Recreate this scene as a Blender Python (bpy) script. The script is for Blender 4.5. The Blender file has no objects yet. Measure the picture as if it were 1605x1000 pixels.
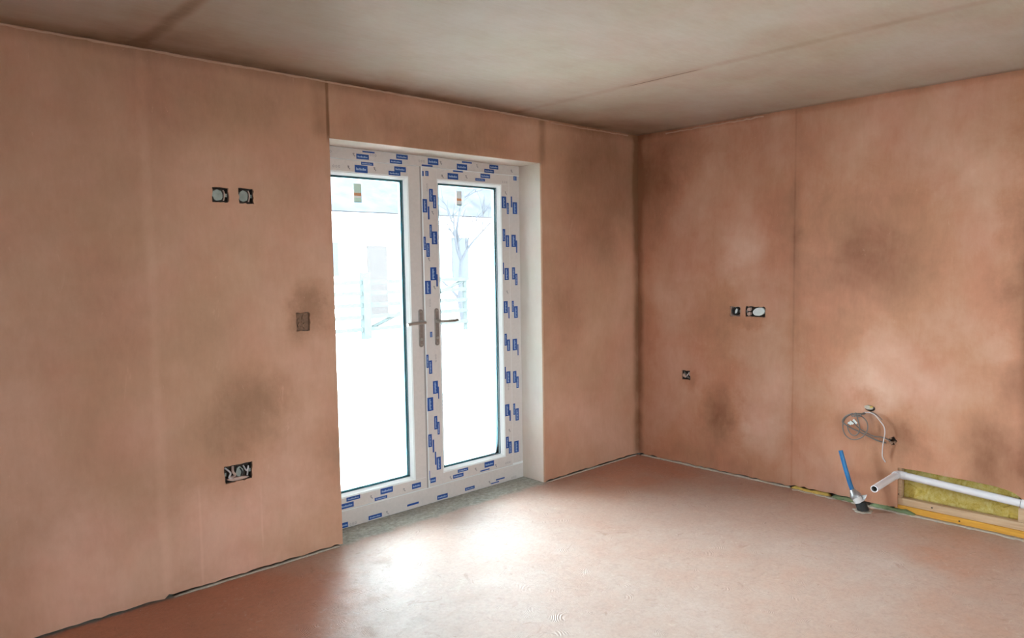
import bpy, bmesh, math, random
from mathutils import Vector, Matrix
from mathutils.geometry import delaunay_2d_cdt
random.seed(11)
scene = bpy.context.scene
col = scene.collection

# ------------------------------------------------------------------ camera
CAM = Vector((-4.4395, -3.3632, 1.4634))
YAW, PITCH, ROLL, FPX = 0.750655, -0.0745825, -0.0153902, 1142.68
_f = Vector((math.sin(YAW)*math.cos(PITCH), math.cos(YAW)*math.cos(PITCH), math.sin(PITCH)))
_r = Vector((math.cos(YAW), -math.sin(YAW), 0))
_u = _r.cross(_f)
RR = _r*math.cos(ROLL) + _u*math.sin(ROLL)
UU = -_r*math.sin(ROLL) + _u*math.cos(ROLL)
cam_data = bpy.data.cameras.new('camera')
cam_data.sensor_width = 36.0
cam_data.lens = FPX/1605*36.0
cam_data.clip_start = 0.05
cam = bpy.data.objects.new('camera', cam_data)
col.objects.link(cam)
cam.matrix_world = Matrix(((RR.x, UU.x, -_f.x, CAM.x), (RR.y, UU.y, -_f.y, CAM.y), (RR.z, UU.z, -_f.z, CAM.z), (0, 0, 0, 1)))
scene.camera = cam

# ------------------------------------------------------------------ sky, light, exposure
SKY = 8.0
world = bpy.data.worlds.new('overcast_sky')
scene.world = world
world.use_nodes = True
_bg = world.node_tree.nodes['Background']
_bg.inputs['Color'].default_value = (0.77, 0.905, 1.0, 1)
_bg.inputs['Strength'].default_value = SKY
scene.view_settings.view_transform = 'Standard'
scene.view_settings.look = 'None'
scene.view_settings.gamma = 1.0
scene.view_settings.exposure = 2.75
scene.view_settings.use_curve_mapping = False

def portal(name, loc, rot, sx, sy):
    l = bpy.data.lights.new(name, 'AREA'); l.shape = 'RECTANGLE'; l.size = sx; l.size_y = sy
    l.cycles.is_portal = True
    o = bpy.data.objects.new(name, l); o.location = loc; o.rotation_euler = rot; col.objects.link(o)
PI = math.pi
# sky portals: they give no light of their own, they only help the sky to be sampled through the openings
portal('door_portal', (-1.78, 0.36, 1.05), (-PI/2, 0, 0), 1.5, 2.1)
portal('rear_window_portal', (-2.75, -5.85, 1.35), (PI/2, 0, 0), 1.2, 1.2)
portal('near_window_portal', (-6.35, -2.6, 1.525), (0, -PI/2, 0), 0.95, 0.8)

# ------------------------------------------------------------------ node helper
class N:
    def __init__(s, name):
        s.m = bpy.data.materials.new(name); s.m.use_nodes = True
        s.t = s.m.node_tree; s.bsdf = s.t.nodes['Principled BSDF']; s.out = s.t.nodes['Material Output']
        s.P = s.new('ShaderNodeTexCoord').outputs['Object']
    def new(s, k, **kw):
        n = s.t.nodes.new(k)
        for a, b in kw.items(): setattr(n, a, b)
        return n
    def put(s, sock, v):
        if isinstance(v, bpy.types.NodeSocket): s.t.links.new(v, sock)
        elif isinstance(v, (tuple, list)) and sock.type == 'RGBA' and len(v) == 3: sock.default_value = (*v, 1)
        else: sock.default_value = v
    def math(s, op, a, b=0.0, c=0.0, clamp=False):
        n = s.new('ShaderNodeMath', operation=op, use_clamp=clamp)
        s.put(n.inputs[0], a); s.put(n.inputs[1], b); s.put(n.inputs[2], c); return n.outputs[0]
    def vec(s, op, a, b=(0, 0, 0)):
        n = s.new('ShaderNodeVectorMath', operation=op); s.put(n.inputs[0], a); s.put(n.inputs[1], b)
        return n.outputs['Value'] if op in ('LENGTH', 'DISTANCE') else n.outputs['Vector']
    def noise(s, scale=5.0, detail=4.0, rough=0.55, vec=None, dist=0.0, stretch=None, color=False):
        v = vec if vec is not None else s.P
        if stretch: v = s.vec('MULTIPLY', v, stretch)
        n = s.new('ShaderNodeTexNoise'); s.put(n.inputs['Vector'], v)
        n.inputs['Scale'].default_value = scale; n.inputs['Detail'].default_value = detail
        n.inputs['Roughness'].default_value = rough; n.inputs['Distortion'].default_value = dist
        return n.outputs['Color'] if color else n.outputs[0]
    def smap(s, v, a, b, c=0.0, d=1.0, smooth=True):
        n = s.new('ShaderNodeMapRange', interpolation_type='SMOOTHSTEP' if smooth else 'LINEAR')
        s.put(n.inputs[0], v)
        for i, x in enumerate((a, b, c, d)): n.inputs[i+1].default_value = x
        return n.outputs[0]
    def mix(s, f, a, b, mode='MIX'):
        n = s.new('ShaderNodeMix', data_type='RGBA', blend_type=mode)
        s.put(n.inputs[0], f); s.put(n.inputs[6], a); s.put(n.inputs[7], b); return n.outputs[2]
    def ramp(s, f, stops):
        n = s.new('ShaderNodeValToRGB'); s.put(n.inputs[0], f); e = n.color_ramp.elements
        while len(e) < len(stops): e.new(0.5)
        for i, (p, c) in enumerate(stops): e[i].position = p; e[i].color = (*c, 1)
        return n.outputs[0]
    def bump(s, h, strength=0.3, dist=0.01):
        n = s.new('ShaderNodeBump'); n.inputs['Strength'].default_value = strength; n.inputs['Distance'].default_value = dist
        s.put(n.inputs['Height'], h); s.t.links.new(n.outputs[0], s.bsdf.inputs['Normal'])
    def set(s, **kw):
        for k, v in kw.items(): s.put(s.bsdf.inputs[k.replace('_', ' ')], v)
        return s.m

def simple(name, c, rough=0.5, metal=0.0, var=0.12, scale=30.0, bump=0.0, spec=0.5):
    n = N(name)
    f = n.noise(scale, 5)
    d = tuple(x*(1-var) for x in c); l = tuple(min(1, x*(1+var)) for x in c)
    n.set(Base_Color=n.mix(f, d, l), Roughness=rough, Metallic=metal)
    n.bsdf.inputs['Specular IOR Level'].default_value = spec
    if bump: n.bump(f, bump, 0.004)
    return n.m

LIGHT, MID, DAMP = (0.70, 0.41, 0.305), (0.49, 0.26, 0.168), (0.24, 0.108, 0.054)

def plaster(name, axis, blobs, seams, base=0.45, mot=1.0, tint=None, grain=(1.7, 1.7, 0.55), cols=(LIGHT, MID, DAMP)):
    """Drying gypsum plaster. blobs: (u, v, ru, rv, s): s>0 a damp patch, s<0 a pale one, dried, or lit brightness painted in.
    axis: 'x' wall along x (u=x, v=z); 'y' wall along y (u=y, v=z); 'c' ceiling (u=x, v=y)"""
    n = N(name)
    warp = n.vec('SUBTRACT', n.noise(3.2, 9, 0.68, color=True), (0.5, 0.5, 0.5))
    Pw = n.vec('ADD', n.P, n.vec('MULTIPLY', warp, (0.42, 0.42, 0.42)))
    big = n.noise(1.1, 4, 0.55, dist=0.4)
    streak = n.math('ADD', n.math('MULTIPLY', n.noise(3.0, 6, 0.62, stretch=grain), 0.4), n.math('MULTIPLY', n.noise(4.0, 7, 0.66, dist=0.5), 0.6))
    fine = n.noise(26.0, 6, 0.7, stretch=grain)
    d = n.math('ADD', base - 0.675*mot, n.math('MULTIPLY', big, 0.8*mot))
    d = n.math('ADD', d, n.math('MULTIPLY', streak, 0.55*mot))
    d = n.math('ADD', d, n.math('MULTIPLY', n.math('SUBTRACT', fine, 0.5), 0.22))
    for (u, v, ru, rv, s) in blobs:
        if axis == 'x': c, sc = (u, 0, v), (1/ru, 0.0, 1/rv)
        elif axis == 'y': c, sc = (0, u, v), (0.0, 1/ru, 1/rv)
        else: c, sc = (u, v, 0), (1/ru, 1/rv, 0.0)
        q = n.vec('MULTIPLY', n.vec('SUBTRACT', Pw, c), sc)
        d = n.math('ADD', d, n.smap(n.vec('LENGTH', q), 1.3, 0.0, 0.0, s*0.75))
    sep = n.new('ShaderNodeSeparateXYZ'); n.put(sep.inputs[0], n.P)
    ax = {'x': 0, 'y': 1, 'c': 0}[axis]
    hgt = n.math('MULTIPLY', fine, 0.25)
    wob = n.math('MULTIPLY', n.math('SUBTRACT', n.noise(4.0, 4), 0.5), 0.03)
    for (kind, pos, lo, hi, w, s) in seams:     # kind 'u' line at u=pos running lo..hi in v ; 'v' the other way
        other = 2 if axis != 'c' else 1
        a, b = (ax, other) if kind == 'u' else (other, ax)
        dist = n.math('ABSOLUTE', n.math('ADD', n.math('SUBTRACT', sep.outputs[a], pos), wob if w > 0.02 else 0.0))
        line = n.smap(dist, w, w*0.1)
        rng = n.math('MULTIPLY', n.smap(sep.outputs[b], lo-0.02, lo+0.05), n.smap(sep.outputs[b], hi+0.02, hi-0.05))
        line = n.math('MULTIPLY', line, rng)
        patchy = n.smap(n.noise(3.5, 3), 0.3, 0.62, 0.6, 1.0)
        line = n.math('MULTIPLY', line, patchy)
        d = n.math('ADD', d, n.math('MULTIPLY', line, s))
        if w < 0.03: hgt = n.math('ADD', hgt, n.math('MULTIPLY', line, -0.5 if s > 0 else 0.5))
    c = n.ramp(d, [(0.0, cols[0]), (0.5, cols[1]), (1.0, cols[2])])
    # pale trowel scuffs
    sc_ = n.noise(9.0, 8, 0.75, dist=1.2, stretch=(grain[0], grain[1], grain[2]*0.7))
    scuff = n.smap(sc_, 0.62, 0.74, 0.0, 0.42)
    c = n.mix(scuff, c, cols[0])
    thin = n.noise(16.0, 9, 0.8, dist=2.6, stretch=(grain[0]*0.6, grain[1]*0.6, grain[2]*0.8))
    c = n.mix(n.math('MULTIPLY', n.smap(thin, 0.63, 0.68), n.smap(n.noise(1.9, 3), 0.42, 0.62, 0.0, 0.55)), c, tuple(min(1, x*1.12) for x in cols[0]))
    # colour drift between pink and ochre
    c = n.mix(n.smap(n.noise(1.7, 3), 0.35, 0.65, 0.0, 0.45), c, n.mix(1.0, c, (0.94, 1.0, 0.90) if tint is None else tint, 'MULTIPLY'))
    c = n.mix(n.smap(n.noise(2.4, 5, 0.6), 0.42, 0.66, 0.0, 0.6), c, n.mix(1.0, c, (1.04, 0.93, 0.93), 'MULTIPLY'))
    n.set(Base_Color=c, Roughness=n.smap(d, 0.0, 1.0, 0.85, 0.6))
    n.bsdf.inputs['Specular IOR Level'].default_value = 0.3
    h = n.math('ADD', hgt, n.math('MULTIPLY', n.noise(5.0, 3, stretch=grain), 0.6))
    n.bump(h, 0.22, 0.006)
    return n.m

M = {}
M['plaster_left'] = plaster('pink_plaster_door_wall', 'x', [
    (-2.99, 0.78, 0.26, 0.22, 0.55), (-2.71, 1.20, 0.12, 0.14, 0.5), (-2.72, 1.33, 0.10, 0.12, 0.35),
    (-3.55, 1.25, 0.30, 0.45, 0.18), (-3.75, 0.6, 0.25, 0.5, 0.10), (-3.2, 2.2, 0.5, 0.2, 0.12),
    (-3.05, 0.22, 0.50, 0.30, -0.40), (-3.65, 0.20, 0.6, 0.35, -0.45), (-2.75, 0.6, 0.16, 0.5, -0.15),  # low pale patches: pinker dry plaster, plus brighter light painted in
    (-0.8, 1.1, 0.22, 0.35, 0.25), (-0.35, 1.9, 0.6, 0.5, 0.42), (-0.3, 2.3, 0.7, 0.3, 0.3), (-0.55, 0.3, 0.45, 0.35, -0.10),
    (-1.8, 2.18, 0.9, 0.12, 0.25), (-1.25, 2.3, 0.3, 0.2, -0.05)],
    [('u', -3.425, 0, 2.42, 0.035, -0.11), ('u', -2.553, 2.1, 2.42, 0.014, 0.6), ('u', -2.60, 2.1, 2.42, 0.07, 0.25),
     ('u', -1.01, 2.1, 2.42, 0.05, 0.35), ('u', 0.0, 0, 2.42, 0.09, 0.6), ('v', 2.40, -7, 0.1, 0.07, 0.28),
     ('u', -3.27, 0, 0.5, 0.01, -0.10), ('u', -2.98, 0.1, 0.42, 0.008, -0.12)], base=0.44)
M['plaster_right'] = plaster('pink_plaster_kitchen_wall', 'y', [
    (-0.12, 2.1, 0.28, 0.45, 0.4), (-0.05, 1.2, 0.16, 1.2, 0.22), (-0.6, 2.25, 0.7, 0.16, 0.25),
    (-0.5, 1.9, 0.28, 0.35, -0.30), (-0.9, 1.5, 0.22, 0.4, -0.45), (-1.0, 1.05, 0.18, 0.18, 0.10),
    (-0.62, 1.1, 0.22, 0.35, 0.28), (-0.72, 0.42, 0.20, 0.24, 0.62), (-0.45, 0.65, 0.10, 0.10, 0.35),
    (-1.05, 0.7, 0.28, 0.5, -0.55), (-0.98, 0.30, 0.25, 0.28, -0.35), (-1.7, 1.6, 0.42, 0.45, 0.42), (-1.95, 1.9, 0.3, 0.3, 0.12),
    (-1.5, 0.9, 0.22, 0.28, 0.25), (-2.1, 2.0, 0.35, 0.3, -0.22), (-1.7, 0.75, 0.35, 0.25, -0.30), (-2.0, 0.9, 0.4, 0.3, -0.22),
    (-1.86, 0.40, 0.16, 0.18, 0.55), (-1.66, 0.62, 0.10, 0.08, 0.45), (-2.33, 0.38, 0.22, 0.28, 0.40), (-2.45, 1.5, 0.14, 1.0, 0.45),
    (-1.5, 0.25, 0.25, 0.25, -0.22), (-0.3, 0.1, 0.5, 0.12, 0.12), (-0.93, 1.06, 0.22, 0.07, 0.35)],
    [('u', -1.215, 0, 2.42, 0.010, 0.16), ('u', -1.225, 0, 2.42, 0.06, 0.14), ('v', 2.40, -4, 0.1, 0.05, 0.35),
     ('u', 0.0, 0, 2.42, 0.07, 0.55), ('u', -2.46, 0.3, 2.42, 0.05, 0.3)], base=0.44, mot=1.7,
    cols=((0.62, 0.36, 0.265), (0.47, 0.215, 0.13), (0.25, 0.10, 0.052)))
M['plaster_ceiling'] = plaster('grey_pink_ceiling_plaster', 'c', [
    (-3.44, -0.35, 0.25, 0.4, 0.3), (-3.0, -0.12, 1.2, 0.22, 0.25), (-0.3, -0.2, 0.9, 0.30, 0.55), (-1.8, -0.07, 1.2, 0.16, 0.3),
    (-0.1, -0.8, 0.22, 0.6, 0.25), (-1.9, -0.7, 0.6, 0.5, -0.25), (-2.8, -1.2, 0.5, 0.5, -0.15), (-3.0, -0.7, 0.5, 0.4, -0.22), (-3.9, -0.5, 0.4, 0.4, -0.2), (-0.25, -1.9, 0.5, 0.8, 0.12)],
    [('u', -3.44, -0.8, 0.1, 0.05, 0.45), ('u', -1.27, -1.35, -0.9, 0.010, 0.7), ('u', -1.28, -3, 0.0, 0.05, 0.16),
     ('v', -0.01, -4, 0.1, 0.16, 0.45), ('u', 0.0, -4, 0.1, 0.07, 0.4)], base=0.30, grain=(0.5, 2.0, 2.0),
    cols=((0.52, 0.46, 0.40), (0.40, 0.29, 0.22), (0.18, 0.10, 0.06)))
M['plaster_reveal'] = plaster('daylit_reveal_plaster', 'x', [(-1.02, 0.05, 0.2, 0.3, 0.25), (-1.02, 2.1, 0.2, 0.12, 0.35)], [], base=0.16,  # same plaster made paler: direct daylight on the reveals painted in
    cols=((0.78, 0.70, 0.64), (0.66, 0.54, 0.47), (0.45, 0.33, 0.27)))

def floor_mat():
    n = N('trowelled_pink_screed')
    big = n.noise(1.3, 5, 0.6, dist=0.6)
    med = n.noise(7.0, 6, 0.65)
    fine = n.noise(60, 5, 0.7)
    f = n.math('ADD', n.math('MULTIPLY', big, 0.55), n.math('MULTIPLY', med, 0.4))
    f = n.math('ADD', f, 0.10)
    warp = n.vec('SUBTRACT', n.noise(2.2, 8, 0.66, color=True), (0.5, 0.5, 0.5))
    Pw = n.vec('ADD', n.P, n.vec('MULTIPLY', warp, (0.5, 0.5, 0)))
    # darker, more orange screed: along the left wall foot, in the far corner, and by the right wall
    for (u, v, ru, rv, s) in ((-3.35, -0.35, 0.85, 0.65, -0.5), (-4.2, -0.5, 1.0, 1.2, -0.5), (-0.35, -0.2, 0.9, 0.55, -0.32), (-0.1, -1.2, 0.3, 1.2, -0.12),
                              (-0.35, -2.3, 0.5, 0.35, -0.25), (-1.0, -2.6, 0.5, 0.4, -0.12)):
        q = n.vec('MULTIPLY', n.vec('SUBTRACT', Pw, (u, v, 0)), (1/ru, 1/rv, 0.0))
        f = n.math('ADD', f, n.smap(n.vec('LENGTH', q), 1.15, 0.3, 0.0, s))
    c = n.ramp(f, [(0.12, (0.46, 0.185, 0.105)), (0.35, (0.44, 0.245, 0.175)), (0.62, (0.45, 0.31, 0.25)), (0.8, (0.50, 0.38, 0.325))])
    # reddish stains
    st = n.smap(n.noise(6.5, 9, 0.74, dist=2.2), 0.58, 0.70, 0.0, 0.55)
    c = n.mix(st, c, (0.28, 0.13, 0.07))
    pale = n.smap(n.noise(13.0, 8, 0.78, dist=2.5), 0.57, 0.70, 0.0, 0.5)
    c = n.mix(pale, c, (0.60, 0.48, 0.40))
    # greyer rough strip in the doorway
    sep = n.new('ShaderNodeSeparateXYZ'); n.put(sep.inputs[0], n.P)
    y = n.math('ADD', sep.outputs[1], n.math('MULTIPLY', n.math('SUBTRACT', n.noise(9.0, 5), 0.5), 0.12))
    strip = n.smap(y, -0.03, 0.03)
    grit = n.noise(35.0, 6, 0.75)
    c = n.mix(strip, c, n.ramp(grit, [(0.3, (0.20, 0.19, 0.15)), (0.7, (0.50, 0.47, 0.41))]))
    c = n.mix(1.0, c, n.ramp(n.math('ADD', n.math('MULTIPLY', fine, 0.5), n.math('MULTIPLY', n.noise(24.0, 8, 0.8, dist=1.0), 0.5)), [(0.30, (0.78, 0.74, 0.71)), (0.5, (1.0, 1.0, 1.0)), (0.7, (1.14, 1.15, 1.16))]), 'MULTIPLY')
    rough = n.math('ADD', 0.54, n.math('MULTIPLY', med, 0.16))
    rough = n.math('ADD', rough, n.math('MULTIPLY', strip, 0.3))
    n.set(Base_Color=c, Roughness=rough)
    n.bsdf.inputs['Specular IOR Level'].default_value = 0.95
    # arcs left by the trowel
    v = n.new('ShaderNodeTexVoronoi'); v.inputs['Scale'].default_value = 4.5
    n.put(v.inputs['Vector'], n.vec('ADD', n.P, n.vec('MULTIPLY', n.noise(2.0, 2, color=True), (0.25, 0.25, 0))))
    rings = n.math('SINE', n.math('MULTIPLY', n.math('ADD', v.outputs['Distance'], n.math('MULTIPLY', n.noise(14.0, 4), 0.05)), 260.0))
    gate = n.smap(n.noise(11.0, 4), 0.5, 0.68)
    h = n.math('ADD', n.math('MULTIPLY', n.math('MULTIPLY', rings, gate), 0.30), n.math('MULTIPLY', n.noise(26.0, 8, 0.75), 0.7))
    h = n.math('ADD', h, n.math('MULTIPLY', n.noise(3.0, 2), 1.6))
    n.bump(h, 0.42, 0.008)
    return n.m
M['floor'] = floor_mat()
M['masonry'] = simple('grey_block_core', (0.22, 0.17, 0.14), 0.95, bump=0.4)
M['upvc'] = simple('white_upvc', (0.78, 0.77, 0.76), 0.28, var=0.02, scale=8)
M['gasket'] = simple('dark_teal_gasket', (0.008, 0.075, 0.095), 0.4, var=0.2)
M['seal'] = simple('grey_brush_seal', (0.36, 0.31, 0.29), 0.7, var=0.1)
M['film'] = simple('milky_protective_film', (0.62, 0.545, 0.51), 0.32, var=0.08, scale=60, bump=0.15)
M['blue_ink'] = simple('blue_printed_ink', (0.004, 0.060, 0.27), 0.4, var=0.2)
M['pale_ink'] = simple('pale_blue_lettering', (0.36, 0.45, 0.62), 0.4, var=0.1)
M['grey_ink'] = simple('grey_printed_ink', (0.20, 0.17, 0.19), 0.5, var=0.2)
M['steel'] = simple('brushed_steel', (0.42, 0.40, 0.37), 0.32, 0.9, var=0.1, scale=80)
M['plate'] = simple('worn_satin_handle_plate', (0.27, 0.225, 0.20), 0.42, 0.5, var=0.25, scale=60)
M['galv'] = simple('galvanised_back_box_steel', (0.26, 0.27, 0.24), 0.5, 0.6, var=0.3, scale=45, bump=0.2)
M['dark'] = simple('deep_brown_matte', (0.05, 0.032, 0.024), 0.95, var=0.4)  # near-black brown for box insides and screw heads
M['smear'] = simple('plaster_smear', (0.50, 0.33, 0.27), 0.9, var=0.25, scale=50, bump=0.5)
M['brownfill'] = simple('brown_rough_filler', (0.22, 0.115, 0.07), 0.95, var=0.5, scale=70, bump=0.8)
M['cable'] = simple('grey_cable_sheath', (0.17, 0.14, 0.125), 0.5, var=0.15)
M['cable_pale'] = simple('pale_cable_sheath', (0.55, 0.47, 0.45), 0.5, var=0.12)
M['cable_black'] = simple('black_cable_insulation', (0.02, 0.018, 0.018), 0.5)
M['white_end'] = simple('white_plastic', (0.75, 0.76, 0.74), 0.4, var=0.06)
M['oval'] = simple('pale_metal_foil', (0.72, 0.76, 0.75), 0.35, 0.3, var=0.15, scale=60, bump=0.4)
M['wpipe'] = simple('white_plastic_pipe', (0.72, 0.67, 0.68), 0.33, var=0.05)
M['bore'] = simple('grey_pipe_bore', (0.22, 0.19, 0.17), 0.7, var=0.3)  # darker grey inside of the open pipe end
M['blue_pipe'] = simple('blue_water_pipe', (0.008, 0.15, 0.38), 0.38, var=0.12)
M['foil_tape'] = simple('silver_tape', (0.36, 0.34, 0.34), 0.38, 0.75, var=0.25, scale=70, bump=0.6)
M['sleeve'] = simple('whitish_pipe_sleeve', (0.64, 0.58, 0.56), 0.7, var=0.15)
M['black_rubber'] = simple('black_pipe_collar', (0.014, 0.012, 0.012), 0.7, var=0.4, bump=0.4)
M['foam'] = simple('yellow_expanding_foam', (0.56, 0.36, 0.08), 0.8, var=0.3, scale=60, bump=0.8)
M['membrane'] = simple('green_damp_membrane', (0.17, 0.21, 0.10), 0.7, var=0.5, scale=50, bump=0.6)
M['grout'] = simple('pale_mortar_smear', (0.46, 0.38, 0.31), 0.9, var=0.3, scale=60, bump=0.6)
M['bead'] = simple('plaster_tape_ridge', (0.50, 0.30, 0.21), 0.85, var=0.2, scale=20)
M['sticker_green'] = simple('pale_green_label', (0.62, 0.80, 0.70), 0.5, var=0.05)
M['sticker_orange'] = simple('orange_label_band', (0.66, 0.30, 0.15), 0.5, var=0.1)
M['sticker_white'] = simple('white_label', (0.85, 0.87, 0.86), 0.5, var=0.02)
M['sticker_blue'] = simple('blue_grey_label_band', (0.32, 0.50, 0.52), 0.5, var=0.1)

def wood(name, a, b):
    n = N(name)
    g = n.noise(6.0, 6, 0.6, stretch=(6, 0.7, 9), dist=0.8)
    k = n.noise(2.2, 3, stretch=(1, 1, 3))
    c = n.ramp(g, [(0.3, a), (0.7, b)])
    c = n.mix(n.smap(k, 0.62, 0.72, 0.0, 0.5), c, tuple(x*0.45 for x in a))
    n.set(Base_Color=c, Roughness=0.6); n.bump(g, 0.2, 0.002)
    return n.m
M['pine'] = wood('raw_pine_stud', (0.46, 0.27, 0.15), (0.60, 0.40, 0.25))
M['orange_pine'] = wood('orange_stained_sole_plate', (0.55, 0.23, 0.02), (0.74, 0.36, 0.045))

def wool():
    n = N('yellow_mineral_wool')
    a = n.noise(14, 8, 0.75, dist=1.5); b = n.noise(70, 6, 0.8)
    c = n.ramp(n.math('ADD', n.math('MULTIPLY', a, 0.7), n.math('MULTIPLY', b, 0.3)),
               [(0.30, (0.22, 0.12, 0.02)), (0.45, (0.64, 0.43, 0.08)), (0.64, (0.80, 0.66, 0.28))])
    n.set(Base_Color=c, Roughness=0.95); n.bump(n.math('ADD', a, b), 0.9, 0.012)
    return n.m
M['wool'] = wool()

def glass():
    n = N('door_glass')
    nt = n.t; nt.nodes.remove(n.bsdf)
    tr = n.new('ShaderNodeBsdfTransparent'); tr.inputs[0].default_value = (0.93, 0.965, 0.955, 1)
    gl = n.new('ShaderNodeBsdfGlossy'); gl.inputs['Roughness'].default_value = 0.02
    fr = n.new('ShaderNodeFresnel'); fr.inputs[0].default_value = 1.45
    mx = n.new('ShaderNodeMixShader')
    nt.links.new(fr.outputs[0], mx.inputs[0]); nt.links.new(tr.outputs[0], mx.inputs[1]); nt.links.new(gl.outputs[0], mx.inputs[2])
    nt.links.new(mx.outputs[0], n.out.inputs[0])
    return n.m
M['glass'] = glass()
M['ground'] = simple('pale_dusty_yard', (0.50, 0.48, 0.46), 0.95, var=0.25, scale=1.5, bump=0.3)
M['render_white'] = simple('white_rendered_wall', (0.66, 0.66, 0.66), 0.9, var=0.04, scale=2)
M['roof'] = simple('weathered_grey_roof', (0.030, 0.030, 0.033), 0.85, var=0.5, scale=2.2, spec=0.0)
M['dark_glass'] = simple('dull_window_pane', (0.038, 0.040, 0.045), 0.3, var=0.2, spec=0.0)
M['brown_door'] = simple('brown_painted_door', (0.040, 0.035, 0.034), 0.6, var=0.2, spec=0.0)
M['fence'] = simple('weathered_fence_timber', (0.039, 0.044, 0.043), 0.9, var=0.3, scale=12, spec=0.0)
M['bark'] = simple('grey_bark', (0.033, 0.033, 0.037), 0.95, var=0.3, spec=0.0)
M['hedge'] = simple('dull_hedge_leaf', (0.09, 0.11, 0.12), 0.9, var=0.4, spec=0.0)

# ------------------------------------------------------------------ mesh helpers
def obj(name, bm, mats, parent=None):
    me = bpy.data.meshes.new(name)
    bmesh.ops.recalc_face_normals(bm, faces=bm.faces[:])
    bm.to_mesh(me); bm.free()
    for m in (mats if isinstance(mats, (list, tuple)) else [mats]): me.materials.append(m)
    o = bpy.data.objects.new(name, me); col.objects.link(o)
    if parent: o.parent = parent
    return o
def smooth(o, ang=40):
    for p in o.data.polygons: p.use_smooth = True
    md = None
    a = math.radians(ang); bm = bmesh.new(); bm.from_mesh(o.data)
    for e in bm.edges:
        if len(e.link_faces) != 2 or e.calc_face_angle(0) > a: e.smooth = False
    bm.to_mesh(o.data); bm.free(); return o
def bevel(o, w=0.002, seg=2):
    md = o.modifiers.new('bevel', 'BEVEL'); md.width = w; md.segments = seg; md.limit_method = 'ANGLE'; return o
def struct(o): o['kind'] = 'structure'; return o
def thing(name, label, cat, loc=(0, 0, 0), group=None):
    """Empty at the thing's base; its parts are modelled in world coordinates and kept in place by an inverse offset."""
    o = bpy.data.objects.new(name, None); o.empty_display_size = 0.05; col.objects.link(o); o.location = loc
    o['label'] = label; o['category'] = cat
    if group: o['group'] = group
    return o
def child(o, t):
    o.parent = t; o.matrix_parent_inverse = Matrix.Translation(-Vector(t.location)); return o
def tag(o, label, cat, group=None):
    o['label'] = label; o['category'] = cat
    if group: o['group'] = group
    return o
def box(bm, x0, x1, y0, y1, z0, z1, mi=0):
    v = [bm.verts.new(p) for p in ((x0,y0,z0),(x1,y0,z0),(x1,y1,z0),(x0,y1,z0),(x0,y0,z1),(x1,y0,z1),(x1,y1,z1),(x0,y1,z1))]
    for f in ((0,3,2,1),(4,5,6,7),(0,1,5,4),(1,2,6,5),(2,3,7,6),(3,0,4,7)):
        bm.faces.new([v[i] for i in f]).material_index = mi
def cat_rom(P, k=8):
    P = [Vector(p) for p in P]; Q = [P[0]*2-P[1]] + P + [P[-1]*2-P[-2]]; out = []
    for i in range(1, len(Q)-2):
        a, b, c, d = Q[i-1:i+3]
        for j in range(k):
            t = j/k
            out.append(0.5*((2*b)+(c-a)*t+(2*a-5*b+4*c-d)*t*t+(3*b-a-3*c+d)*t**3))
    out.append(P[-1]); return out
def tube(bm, pts, r, seg=10, mi=0, cap=True, hollow=None, flat=1.0, rs=None):
    pts = [Vector(p) for p in pts]; rings = []
    t0 = (pts[1]-pts[0]).normalized()
    up = Vector((0, 0, 1)) if abs(t0.z) < 0.9 else Vector((1, 0, 0))
    nrm = t0.cross(up).normalized()
    for i, p in enumerate(pts):
        t = (pts[min(i+1, len(pts)-1)] - pts[max(i-1, 0)]).normalized()
        nrm = (nrm - t*nrm.dot(t)).normalized(); b = t.cross(nrm)
        rr = rs[i] if rs else r
        rings.append([bm.verts.new(p + nrm*math.cos(2*PI*k/seg)*rr + b*math.sin(2*PI*k/seg)*rr*flat) for k in range(seg)])
    for a, b in zip(rings, rings[1:]):
        for k in range(seg):
            f = bm.faces.new((a[k], a[(k+1) % seg], b[(k+1) % seg], b[k])); f.material_index = mi; f.smooth = True
    if hollow:      # open mouth at the last ring
        t = (pts[-1]-pts[-2]).normalized(); rim = rings[-1]
        inner = [bm.verts.new(pts[-1] + (v.co-pts[-1])*hollow) for v in rim]
        deep = [bm.verts.new(v.co - t*0.06) for v in inner]
        for k in range(seg):
            k2 = (k+1) % seg
            bm.faces.new((rim[k], rim[k2], inner[k2], inner[k])).material_index = mi
            f = bm.faces.new((inner[k], inner[k2], deep[k2], deep[k])); f.material_index = mi+1; f.smooth = True
        bm.faces.new(deep).material_index = mi+1
        if cap: bm.faces.new(rings[0]).material_index = mi
    elif cap:
        bm.faces.new(rings[0]).material_index = mi; bm.faces.new(rings[-1]).material_index = mi
def inside(p, poly):
    x, y = p; r = False
    for i in range(len(poly)):
        (x1, y1), (x2, y2) = poly[i-1], poly[i]
        if (y1 > y) != (y2 > y) and x < (x2-x1)*(y-y1)/(y2-y1)+x1: r = not r
    return r
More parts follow.
